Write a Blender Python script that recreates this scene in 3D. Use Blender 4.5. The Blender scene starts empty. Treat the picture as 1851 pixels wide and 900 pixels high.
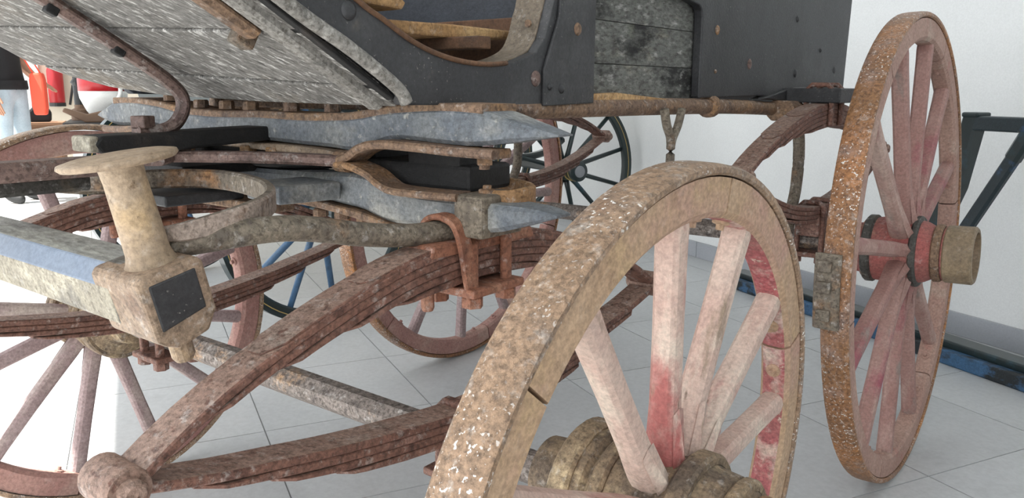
import bpy, bmesh, math, random
from mathutils import Vector, Matrix
random.seed(7)
S = bpy.context.scene
COL = S.collection
PI = math.pi

# ------------------------------------------------------------------ camera
YAW, PITCH, ROLL, FPX = 0.6623, -0.1962, 0.0038, 1449.8
cam_d = bpy.data.cameras.new('camera')
cam = bpy.data.objects.new('camera', cam_d); COL.objects.link(cam); S.camera = cam
cam_d.sensor_width = 36.0
cam_d.lens = FPX * 36.0 / 1851.0
cam_d.clip_start = 0.02
_d = Vector((-math.sin(YAW)*math.cos(PITCH), math.cos(YAW)*math.cos(PITCH), math.sin(PITCH)))
_r = Vector((math.cos(YAW), math.sin(YAW), 0)); _u = _r.cross(_d)
_c, _s = math.cos(ROLL), math.sin(ROLL)
_r2, _u2 = _c*_r + _s*_u, -_s*_r + _c*_u
cam.matrix_world = Matrix(((_r2.x, _u2.x, -_d.x, 1.1338), (_r2.y, _u2.y, -_d.y, -0.8256),
                           (_r2.z, _u2.z, -_d.z, 0.9407), (0, 0, 0, 1)))

# ------------------------------------------------------------------ light
W = bpy.data.worlds.new('daylight'); S.world = W; W.use_nodes = True
W.node_tree.nodes['Background'].inputs[0].default_value = (0.94, 0.97, 1.0, 1)
W.node_tree.nodes['Background'].inputs[1].default_value = 2.25
AX = Vector((-0.891, 0.454, 0)); NX = Vector((0.454, 0.891, 0))      # hall axes: along / towards the back wall
sun_d = bpy.data.lights.new('sun', 'SUN'); sun_d.energy = 15.0; sun_d.angle = 0.01; sun_d.color = (1, .96, .9)
sun = bpy.data.objects.new('sun', sun_d); COL.objects.link(sun); sun.location = (-2, -4, 6)
_e = math.radians(62.7)
sun.rotation_euler = (NX*math.cos(_e) + Vector((0, 0, -math.sin(_e)))).to_track_quat('-Z', 'Y').to_euler()
S.view_settings.view_transform = 'Standard'; S.view_settings.look = 'None'
S.view_settings.gamma = 1.0; S.view_settings.use_curve_mapping = False
S.view_settings.exposure = 0.22

# ------------------------------------------------------------------ materials
def lin(h):
    if isinstance(h, str):
        h = [int(h[i:i+2], 16)/255 for i in (0, 2, 4)]
    return tuple(((c+.055)/1.055)**2.4 if c > .04045 else c/12.92 for c in h) + (1,)

def worn(name, base, alt, patches=(), rough=.75, bump=.35, bscale=120, scale=(1, 1, 1), nscale=9, grain=.25,
         flecks=None, metal=0.0, gscale=160, bdist=.004, mott=.0, mscale=135):
    m = bpy.data.materials.new(name); m.use_nodes = True
    nt = m.node_tree; N = nt.nodes; Lk = nt.links.new
    B = N['Principled BSDF']; B.inputs['Roughness'].default_value = rough; B.inputs['Metallic'].default_value = metal
    tc = N.new('ShaderNodeTexCoord'); oi = N.new('ShaderNodeObjectInfo')
    mul = N.new('ShaderNodeMath'); mul.operation = 'MULTIPLY'; mul.inputs[1].default_value = 37.0
    Lk(oi.outputs['Random'], mul.inputs[0])
    add = N.new('ShaderNodeVectorMath'); add.operation = 'ADD'
    Lk(tc.outputs['Object'], add.inputs[0]); Lk(mul.outputs[0], add.inputs[1])
    def noise(sc, vec=(1, 1, 1), det=6, rg=.6):
        mp = N.new('ShaderNodeMapping')
        if len(vec) == 4:      # fourth entry: turn about z before stretching
            mp.vector_type = 'TEXTURE'; mp.inputs['Rotation'].default_value = (0, 0, vec[3]); mp.inputs['Scale'].default_value = tuple(1/q for q in vec[:3])
        else: mp.inputs['Scale'].default_value = vec
        Lk(add.outputs[0], mp.inputs['Vector'])
        n = N.new('ShaderNodeTexNoise'); n.inputs['Scale'].default_value = sc
        n.inputs['Detail'].default_value = det; n.inputs['Roughness'].default_value = rg
        Lk(mp.outputs[0], n.inputs['Vector']); return n.outputs['Fac']
    def ramp(fac, lo, hi):
        r = N.new('ShaderNodeMapRange'); r.inputs['From Min'].default_value = lo; r.inputs['From Max'].default_value = hi
        r.clamp = True; Lk(fac, r.inputs['Value']); return r.outputs[0]
    def mix(f, a, b, mode='MIX'):
        x = N.new('ShaderNodeMix'); x.data_type = 'RGBA'; x.blend_type = mode
        if hasattr(f, 'is_linked'): Lk(f, x.inputs[0])
        else: x.inputs[0].default_value = f
        for s, v in ((6, a), (7, b)):
            if hasattr(v, 'is_linked'): Lk(v, x.inputs[s])
            else: x.inputs[s].default_value = v
        return x.outputs[2]
    col = mix(ramp(noise(nscale, scale), .35, .65), lin(base), lin(alt))
    for (pc, sc, lo, hi, vec) in patches:
        col = mix(ramp(noise(sc, vec, 8, .65), lo, hi), col, lin(pc))
    if mott:      # small dark pitting and rubbed spots
        col = mix(ramp(noise(mscale, scale, 5, .7), .52, .60), col, mix(1.0, col, (1-mott, 1-mott*1.05, 1-mott*1.1, 1), 'MULTIPLY'))
        col = mix(ramp(noise(mscale*.45, scale, 6, .7), .56, .66), col, mix(.25*mott/.4, col, (.78, .76, .72, 1)))
    g = noise(gscale, scale, 4, .7)
    gr = N.new('ShaderNodeMapRange'); gr.inputs['From Min'].default_value = .36; gr.inputs['From Max'].default_value = .64
    gr.inputs['To Min'].default_value = 1-grain; gr.inputs['To Max'].default_value = 1+grain*.6; Lk(g, gr.inputs['Value'])
    comb = N.new('ShaderNodeCombineColor')
    for i in range(3): Lk(gr.outputs[0], comb.inputs[i])
    col = mix(1.0, col, comb.outputs[0], 'MULTIPLY')
    if flecks:
        fc, sc, thr, vec = flecks
        zone = ramp(noise(7, (1, 1, 1), 2), .42, .62)
        f1 = ramp(noise(sc, vec, 3, .5), thr, thr+.03)
        mm = N.new('ShaderNodeMath'); mm.operation = 'MULTIPLY'; Lk(zone, mm.inputs[0]); Lk(f1, mm.inputs[1])
        col = mix(mm.outputs[0], col, lin(fc))
    Lk(col, B.inputs['Base Color'])
    if bump:
        b = N.new('ShaderNodeBump'); b.inputs['Strength'].default_value = bump; b.inputs['Distance'].default_value = bdist
        Lk(noise(bscale, scale, 8, .65), b.inputs['Height']); Lk(b.outputs[0], B.inputs['Normal'])
    return m

def plain(name, c, rough=.6, metal=0, bump=0, var=.06):
    return worn(name, c, tuple(v*(1-var) for v in [int(c[i:i+2], 16)/255 for i in (0, 2, 4)]), rough=rough, metal=metal, bump=bump, grain=.05, nscale=3)

ISO = (1, 1, 1)
M = {}
M['tile'] = worn('floor tile', 'C0C2C3', 'B7B9BA', [('ABADAE', 5, .58, .8, ISO)], rough=.38, bump=.05, grain=.07, nscale=2.2, gscale=60)
M['grout'] = plain('grout', '8E8F8F', .9)
M['wall'] = plain('white wall paint', 'EEF0F0', .85, var=.02)
M['cream'] = plain('cream wall paint', 'E4D9C6', .85, var=.03)
M['skirting'] = worn('grey skirting tile', 'AEB1B7', 'A5A8AE', rough=.45, bump=.05, grain=.06, nscale=3)
M['tire'] = worn('rusted iron tyre', 'A78B72', '92775E', [('7E6C5E', 14, .50, .70, ISO), ('A87B55', 7, .58, .75, ISO), ('A39B92', 30, .58, .70, ISO), ('6E543F', 60, .60, .70, ISO)],
                 rough=.45, bump=.55, bscale=150, grain=.4, flecks=('F0EDE8', 210, .62, ISO), metal=.1, mott=0.35)  # white flecks are glare glints on the tread, painted into the colour
M['tire_rear'] = worn('rusted rear tyre', '9A6C48', '86603F', [('BC7C3C', 6, .53, .66, ISO), ('8C7468', 12, .52, .68, ISO), ('5E4638', 60, .60, .70, ISO)],
                 rough=.45, bump=.55, bscale=150, grain=.4, flecks=('E0DCD6', 210, .62, ISO), metal=.1, mott=0.4)  # pale flecks repeat the painted tread glints
M['felloe'] = worn('ochre worn felloe', 'B79B7F', 'AC8D70', [('C0A67C', 9, .54, .72, ISO), ('B28D7D', 6, .50, .68, ISO), ('86694F', 14, .60, .80, ISO), ('5E4836', 34, .68, .78, ISO)],
                 rough=.7, bump=.4, bscale=80, grain=.26, mott=0.1)
M['felloe_pink'] = worn('faded pink felloe', 'AB8B7D', '9E7C70', [('A9655F', 7, .60, .75, ISO), ('BCA797', 8, .57, .74, ISO), ('745A50', 16, .60, .80, ISO)],
                 rough=.72, bump=.4, bscale=80, grain=.26, mott=0.12)
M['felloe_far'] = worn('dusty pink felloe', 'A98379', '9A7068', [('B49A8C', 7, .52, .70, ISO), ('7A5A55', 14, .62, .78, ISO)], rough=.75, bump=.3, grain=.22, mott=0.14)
M['rim_red'] = worn('red inner rim paint', 'A9575B', 'A06661', [('D0BCAE', 16, .52, .66, (1, 1, 1)), ('B49484', 8, .53, .7, ISO), ('CDBCAA', 60, .60, .68, ISO)], rough=.65, bump=.4, grain=.3, mott=0.25)
M['spoke'] = worn('pale pink worn spoke', 'CBB5A7', 'BFA093', [('A8625D', 4.5, .54, .66, (1, .6, 1)), ('DACDBC', 12, .53, .66, (1, .3, 1)), ('958270', 15, .57, .64, (1, .28, 1)), ('7B6656', 46, .63, .72, (1, .4, 1))],
                 rough=.68, bump=.4, bscale=110, grain=.2, mott=.07)
M['spoke_rear'] = worn('dusty rose spoke', 'A5847B', '966F67', [('BBA296', 9, .54, .68, (1, .3, 1)), ('94525A', 6, .57, .68, (1, .5, 1)), ('8C827B', 16, .58, .68, (1, .3, 1))],
                 rough=.68, bump=.4, bscale=110, grain=.2, mott=.08)
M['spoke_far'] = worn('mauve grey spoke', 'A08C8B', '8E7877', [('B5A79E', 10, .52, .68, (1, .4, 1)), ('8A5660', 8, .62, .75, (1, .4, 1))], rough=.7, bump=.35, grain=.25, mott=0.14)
M['hub'] = worn('cracked ochre hub', '8E7A60', '776552', [('BBA684', 14, .54, .68, ISO), ('574B40', 9, .52, .68, ISO), ('3F342B', 40, .62, .70, ISO)], rough=.72, bump=.7, bscale=70, grain=.4, mott=0.35)
M['hub_red'] = worn('red worn hub', '9E5550', '8F625A', [('BFA182', 9, .55, .7, ISO), ('6F4A42', 15, .62, .75, ISO)], rough=.7, bump=.45, grain=.28, mott=0.22)
M['band'] = worn('dark iron band', '565450', '474541', [('6F6250', 14, .56, .7, ISO)], rough=.6, bump=.35, grain=.28, metal=.4, mott=0.35)
M['spring'] = worn('red brown spring steel', '7E5A4C', '6D4C40', [('957265', 9, .54, .70, ISO), ('55382F', 26, .54, .66, ISO)], rough=.65, bump=.5, bscale=160, grain=.4, mott=0.42)
M['spring_top'] = worn('dusty spring face', '9C8274', '8F7264', [('9E9186', 10, .56, .72, ISO), ('6B4C40', 60, .55, .64, ISO), ('7B5546', 16, .60, .74, ISO)], rough=.62, bump=.6, bscale=170, grain=.35, mott=0.42)
M['red'] = worn('faded red paint', '976650', '895A44', [('AB8068', 14, .54, .7, ISO), ('6A4436', 40, .58, .70, ISO)], rough=.68, bump=.45, grain=.32, mott=0.35)
M['rust'] = worn('brown rusted iron', '8A7058', '776050', [('A07B55', 10, .53, .7, ISO), ('5B4B40', 25, .55, .68, ISO)], rough=.7, bump=.6, bscale=140, grain=.35, metal=.15, mott=0.4)
M['rust_grey'] = worn('grey rusted iron', '83796A', '746A5E', [('946E4A', 9, .57, .72, ISO), ('5C544C', 40, .55, .66, ISO)], rough=.65, bump=.6, bscale=170, grain=.4, metal=.2, mott=0.42)
M['rust_axle'] = worn('speckled axle iron', '8F857E', '80766F', [('B28E68', 10, .57, .7, ISO), ('665D58', 55, .52, .62, ISO)], rough=.65, bump=.5, bscale=170, grain=.42, metal=.15, mott=0.5)
M['rust_tan'] = worn('tan rusted iron', 'A4907A', '95806B', [('877866', 12, .52, .7, ISO), ('B1966F', 7, .57, .72, ISO), ('715A46', 40, .58, .68, ISO), ('BDB5AA', 90, .64, .70, ISO)], rough=.6, bump=.5, bscale=150, grain=.3, metal=.1, mott=0.32)
M['post'] = worn('warm tan rusted iron', 'AE9A82', '9E8972', [('8E7B63', 10, .54, .72, ISO), ('BCA078', 6, .56, .72, ISO), ('75604A', 60, .62, .70, ISO)], rough=.58, bump=.45, bscale=150, grain=.25, metal=.1, mott=.18)
M['cap'] = worn('brown rusted cap', '96816C', '836D5A', [('A99279', 8, .54, .70, ISO), ('6E5340', 14, .56, .70, ISO), ('9A6F4C', 9, .62, .74, ISO)], rough=.62, bump=.55, bscale=140, grain=.32, mott=.35)
M['sleeve'] = worn('brown hub sleeve', '8A7861', '75654F', [('A39072', 7, .55, .72, ISO), ('5A4C3E', 9, .58, .72, ISO)], rough=.6, bump=.4, bscale=120, grain=.25, mott=.12)
M['rust_orange'] = worn('orange rusted plate', 'A07E58', '94704C', [('7B5B40', 10, .54, .7, ISO), ('B58B55', 7, .56, .7, ISO)], rough=.75, bump=.5, grain=.3, mott=0.45)
M['violet_iron'] = worn('violet brown iron', '7D675E', '6B5752', [('56453F', 18, .55, .68, ISO), ('94857E', 10, .58, .72, ISO)], rough=.6, bump=.45, grain=.3, metal=.2, mott=0.45)
M['pale_iron'] = worn('whitish flaking iron', 'A9998C', '94847A', [('6C6878', 8, .56, .68, ISO), ('7C6452', 30, .54, .64, ISO)], rough=.7, bump=.7, bscale=120, grain=.35, mott=0.4)
M['greywood'] = worn('blue grey painted wood', '787B7B', '636970', [('A09F97', 8, .52, .68, (.6, 1, 1)), ('3F444B', 7, .54, .70, ISO), ('9A8B70', 7, .64, .8, ISO), ('A3A39C', 60, .60, .68, ISO)], rough=.68, bump=.4, bscale=150, grain=.28, mott=0.2)
M['beamwood'] = worn('worn grey beam', '8D8E89', '827F78', [('A9A89E', 10, .52, .68, (.3, 1, 1)), ('6A747C', 8, .58, .72, ISO)], rough=.72, bump=.4, scale=(.3, 1, 1), grain=.25, mott=0.3)
M['beamblue'] = worn('blue chamfer paint', '8490A0', '768395', [('5A6272', 22, .64, .72, ISO), ('A8ADB2', 12, .6, .72, ISO)], rough=.5, bump=.25, grain=.15)
M['palewood'] = worn('pale flaking wood', 'A39C8A', '948D7E', [('75716A', 12, .54, .7, ISO), ('BBB4A2', 14, .55, .68, ISO)], rough=.78, bump=.5, grain=.3, mott=0.35)
M['plank'] = worn('grey weathered plank', '7E7C78', '726F6A', [('8E8474', 5, .55, .75, ISO), ('C3C1BC', 85, .54, .62, (.20, 1.4, 1.2, 1.0)), ('504E4B', 95, .56, .66, (.22, 1.4, 1.2, 1.0)), ('4F4D4A', 30, .66, .74, (.15, 1.5, 1.5))], rough=.88, bump=.7, bscale=70, scale=(.22, 1.5, 1.2, 1.0), grain=.4, gscale=170, mott=0.25)
M['batten'] = worn('grey weathered batten', '93908A', '84817B', [('4A4947', 16, .58, .7, ISO), ('B7B4AE', 30, .55, .65, ISO)], rough=.85, bump=.6, grain=.35, mott=0.4)
M['black'] = worn('black worn paint', '323335', '29292B', [('444445', 6, .50, .72, ISO), ('202122', 9, .56, .70, (1, 1, .5)), ('4B4844', 30, .62, .74, ISO)], rough=.5, bump=.3, bscale=180, grain=.28, flecks=('75726C', 230, .68, ISO))
M['blacktar'] = worn('black grease', '1E1D1D', '151515', [('3A332E', 12, .58, .7, ISO)], rough=.7, bump=.7, bscale=60, grain=.3)
M['navy'] = worn('flaking navy paint', '3F444C', '363A41', [('252A33', 18, .58, .68, (1, .4, 1)), ('A38A72', 16, .70, .76, (1, .35, 1))], rough=.6, bump=.35, grain=.22)
M['burnt'] = worn('flaking grey black board', '72736E', '5F605C', [('262625', 12, .52, .62, (1, .4, 1)), ('7A786E', 26, .58, .68, (1, .3, 1)), ('6D7062', 7, .62, .75, ISO), ('1D1D1C', 22, .62, .68, (1, .45, 1))], rough=.85, bump=.8, bscale=70, scale=(1, .35, 1), grain=.4, mott=0.4)
M['tanwood'] = worn('raw tan wood', 'AF8A5E', '9C784E', [('7C5A3A', 12, .55, .7, (1, .3, 1)), ('C7A677', 10, .56, .7, (1, .4, 1))], rough=.8, bump=.5, grain=.3, mott=0.3)
M['brownwood'] = worn('dark brown wood', '6B4E38', '573F2E', [('3A2A20', 12, .55, .7, (1, .3, 1))], rough=.8, bump=.4, grain=.3)
M['jamb'] = worn('tan worn jamb', '75695A', '685D4F', [('8B7453', 8, .57, .72, ISO), ('5E554A', 14, .6, .72, ISO)], rough=.7, bump=.4, grain=.25, mott=0.3)
M['green'] = worn('dark green coach paint', '1F2D2E', '1A2627', [('2F4A55', 6, .58, .72, ISO)], rough=.28, bump=.1, grain=.12)
M['greenblue'] = worn('worn blue green paint', '233036', '1B282D', [('3A5F86', 7, .58, .70, (1, 1, 1)), ('A8A090', 20, .68, .74, ISO)], rough=.4, bump=.3, grain=.2)
M['skyspoke'] = worn('coach paint with sky sheen', '4A6B8C', '3B5874', [('22323C', 9, .56, .70, ISO)], rough=.3, bump=.1, grain=.12)  # sky reflection on the dark spokes, painted in as a blue base
M['bluepaint'] = worn('flaking blue paint', '3B648C', '325675', [('1C2226', 12, .50, .58, (.4, 1, 1)), ('9FA39B', 22, .66, .72, (.4, 1, 1))], rough=.5, bump=.5, grain=.25)
M['gold'] = plain('gold line', 'B39A5C', .4)
M['steel'] = plain('steel cap', '8E9094', .4, .6)
M['redplastic'] = plain('red enamel', 'B32229', .35)
M['shirt'] = plain('black shirt', '1B1A1C', .9)
M['jeans'] = worn('light denim', 'B9C6CE', 'A9B8C2', [('8FA0AC', 10, .58, .75, ISO)], rough=.9, bump=.2, grain=.12)
M['skin'] = plain('skin', 'B98A70', .55)
M['hair'] = plain('dark hair', '2A211C', .7)
M['shoe'] = plain('black shoe', '20201F', .5)
M['orange'] = plain('orange red cloth', 'E0523A', .8)
M['box'] = plain('brown board', '7C5B43', .8)
M['white'] = plain('white enamel', 'E6E6E2', .5)
M['tabledark'] = plain('black table edge', '1E1F20', .5)
M['bookgreen'] = plain('green cloth', '2E4A40', .7)
M['stone'] = plain('mid brown wood', '6E5644', .7)

# ------------------------------------------------------------------ mesh helpers
def obj(name, me, mat, parent=None, smooth=False, bevel=0, loc=None, rot=None):
    o = bpy.data.objects.new(name, me); COL.objects.link(o)
    if mat and not me.materials: me.materials.append(M[mat] if isinstance(mat, str) else mat)
    if parent: o.parent = parent
    if loc: o.location = loc
    if rot: o.rotation_euler = rot
    if smooth:
        for p in me.polygons: p.use_smooth = True
    if bevel:
        b = o.modifiers.new('bevel', 'BEVEL'); b.width = bevel; b.segments = 2; b.limit_method = 'ANGLE'; b.angle_limit = math.radians(38)
    return o

def empty(name, loc=(0, 0, 0), rot=(0, 0, 0)):
    o = bpy.data.objects.new(name, None); COL.objects.link(o); o.location = loc; o.rotation_euler = rot; return o

def tag(o, label, cat, group=None):
    o['label'] = label; o['category'] = cat
    if group: o['group'] = group
    return o

class MB:
    def __init__(s): s.v = []; s.f = []; s.m = []; s.cur = 0
    def _add(s, v, f):
        n = len(s.v); s.v += [tuple(x) for x in v]
        for q in f: s.f.append(tuple(i+n for i in q)); s.m.append(s.cur)
        return s
    def box(s, c, d, rot=None):
        c = Vector(c); h = Vector(d)/2
        v = [Vector((x*h.x, y*h.y, z*h.z)) for x in (-1, 1) for y in (-1, 1) for z in (-1, 1)]
        if rot is not None: v = [rot @ q for q in v]
        return s._add([c+q for q in v], [(0, 1, 3, 2), (4, 6, 7, 5), (0, 4, 5, 1), (2, 3, 7, 6), (0, 2, 6, 4), (1, 5, 7, 3)])
    def hexa(s, p):   # 8 points: bottom 4 (ccw), top 4
        return s._add(p, [(3, 2, 1, 0), (4, 5, 6, 7), (0, 1, 5, 4), (1, 2, 6, 5), (2, 3, 7, 6), (3, 0, 4, 7)])
    def prism(s, pts, axis, a, b):   # outline in the two other axes (cyclic order), extruded from a to b
        def P3(p, t):
            return {'x': (t, p[0], p[1]), 'y': (p[0], t, p[1]), 'z': (p[0], p[1], t)}[axis]
        n = len(pts); v = [P3(p, a) for p in pts]+[P3(p, b) for p in pts]
        f = [tuple(range(n))[::-1], tuple(range(n, 2*n))]+[(i, (i+1) % n, n+(i+1) % n, n+i) for i in range(n)]
        return s._add(v, f)
    def sweep(s, path, sec, up=(0, 0, 1), scl=None, caps=True, closed=False):
        P = [Vector(p) for p in path]; n = len(P); k = len(sec); v = []
        for i, p in enumerate(P):
            if closed: t = P[(i+1) % n]-P[i-1]
            else: t = P[min(i+1, n-1)]-P[max(i-1, 0)]
            t.normalize(); u = Vector(up(i) if callable(up) else up)
            r = t.cross(u)
            if r.length < 1e-4: r = t.cross(Vector((1, 0, 0)))
            r.normalize(); w = r.cross(t)
            sx, sy = (1, 1) if scl is None else (scl[i] if isinstance(scl[i], tuple) else (scl[i], scl[i]))
            v += [p + r*(a*sx) + w*(b*sy) for a, b in sec]
        f = []
        for i in range(n if closed else n-1):
            j = (i+1) % n
            f += [(i*k+a, i*k+(a+1) % k, j*k+(a+1) % k, j*k+a) for a in range(k)]
        if caps and not closed: f += [tuple(range(k))[::-1], tuple(range((n-1)*k, n*k))]
        return s._add(v, f)
    def lathe(s, prof, axis='x', seg=28, c=(0, 0, 0), caps=True):   # prof [(t, r)]
        c = Vector(c); v = []
        for t, r in prof:
            for i in range(seg):
                a = 2*PI*i/seg; x, y = r*math.cos(a), r*math.sin(a)
                v.append(c+Vector({'x': (t, x, y), 'y': (y, t, x), 'z': (x, y, t)}[axis]))
        f = [(i*seg+j, i*seg+(j+1) % seg, (i+1)*seg+(j+1) % seg, (i+1)*seg+j) for i in range(len(prof)-1) for j in range(seg)]
        if caps: f += [tuple(range(seg))[::-1], tuple(range((len(prof)-1)*seg, len(prof)*seg))]
        return s._add(v, f)
    def mesh(s, name, mats=None):
        me = bpy.data.meshes.new(name); me.from_pydata(s.v, [], s.f)
        bm = bmesh.new(); bm.from_mesh(me); bmesh.ops.recalc_face_normals(bm, faces=bm.faces); bm.to_mesh(me); bm.free()
        if mats:
            for q in mats: me.materials.append(M[q])
            me.polygons.foreach_set('material_index', s.m)
        me.update(); return me
    def build(s, name, mat, parent=None, smooth=False, bevel=0, **k):
        if isinstance(mat, (list, tuple)): return obj(name, s.mesh(name, mat), None, parent, smooth, bevel, **k)
        return obj(name, s.mesh(name), mat, parent, smooth, bevel, **k)

def circ(r, n=14): return [(r*math.cos(2*PI*i/n), r*math.sin(2*PI*i/n)) for i in range(n)]
def rect(w, h, c=None):
    c = min(w, h)*.18 if c is None else c; w /= 2; h /= 2
    return [(-w+c, -h), (w-c, -h), (w, -h+c), (w, h-c), (w-c, h), (-w+c, h), (-w, h-c), (-w, -h+c)]
def spline(pts, n=8):
    P = [Vector(p) for p in pts]; out = []
    for i in range(len(P)-1):
        a, b, c, d = P[max(i-1, 0)], P[i], P[i+1], P[min(i+2, len(P)-1)]
        for j in range(n):
            t = j/n
            out.append(.5*((2*b)+(c-a)*t+(2*a-5*b+4*c-d)*t*t+(3*b-a-3*c+d)*t**3))
    out.append(P[-1]); return out
def interp(tab, x):
    if x <= tab[0][0]: return tab[0][1]
    for (a, b), (c, d) in zip(tab, tab[1:]):
        if x <= c: return b+(d-b)*(x-a)/(c-a)
    return tab[-1][1]
def bolt(parent, p, r=.012, h=.008, axis='x', mat='rust', n=6, name='bolt_head', dome=False):
    mb = MB()
    if dome: mb.lathe([(0, r), (h*.5, r*.85), (h, r*.35)], axis, 14, p)
    else: mb.lathe([(0, r), (h*.8, r), (h, r*.85)], axis, n, p)
    return mb.build(name, mat, parent, smooth=dome)
def struct(o): o['kind'] = 'structure'; return o

# ------------------------------------------------------------------ the hall
def hall(u, w, z=0): return AX*u + NX*w + Vector((0, 0, z))     # u along the hall, w towards the back wall
def hall_box(name, mat, u0, u1, w0, w1, z0, z1, parent=None, bevel=0):
    p = [hall(u0, w0, z0), hall(u1, w0, z0), hall(u1, w1, z0), hall(u0, w1, z0), hall(u0, w0, z1), hall(u1, w0, z1), hall(u1, w1, z1), hall(u0, w1, z1)]
    return MB().hexa(p).build(name, mat, parent, bevel=bevel)
U0, U1, W0, W1 = -3.4, 8.2, -2.0, 2.65
floor = struct(hall_box('floor', 'grout', U0, U1, W0-2.5, W1+.1, -.12, -.003))
TS = .4865
tb = MB().box((0, 0, -.006), (.4765, .4825, .012)).mesh('tile')
ang = math.atan2(AX.y, AX.x)
cnt = 0
for i in range(-5, 17):
    for j in range(-5, 6):
        u, w = -.149+.48*(i+.5), .045+TS*(j+.5)
        if w > W1+.1: continue
        c = hall(u, w, 0)
        rel = c - cam.location
        ahead = rel.x*_d.x+rel.y*_d.y
        if ahead < -.3 and w < -.9: continue
        o = obj('tile', tb, 'tile', floor, loc=c, rot=(0, 0, ang)); cnt += 1
wall_back = struct(hall_box('wall_back', 'wall', U0, U1+.2, W1+.012, W1+.2, 0, 3.2))
wall_left = struct(hall_box('wall_left', 'cream', U1, U1+.2, W0, W1+.02, 0, 3.2))
shade_wall_right = struct(hall_box('shade_wall_right', 'wall', U0-.2, U0, W0+1.6, W1+.2, 0, 3.2))  # unseen wall, added to cut daylight from the right end
ceiling = struct(hall_box('ceiling', 'wall', U0, U1+.2, W0, W1+.2, 3.2, 3.35))
bb = struct(hall_box('baseboard_back', 'grout', U0, U1, W1+.002, W1+.014, 0, .088))
for i in range(-7, 17):
    u = -.149+.48*i
    hall_box('tile', 'skirting', u+.002, u+.478, W1-.006, W1+.004, .001, .09, bb)
struct(hall_box('baseboard_left', 'skirting', U1-.012, U1, W0, W1-.01, 0, .09))
# corner pilaster on the far wall
struct(hall_box('trim_1', 'wall', U1-.06, U1+.02, -1.22, -1.05, 0, 3.2))

# ------------------------------------------------------------------ old carriage
CAR = tag(empty('carriage'), 'weathered old carriage with pink wheels, black body and grey plank toe board', 'carriage')
RF, RR, TF, TR, B = .4312, .56, .7235, .7093, 1.2752

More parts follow.
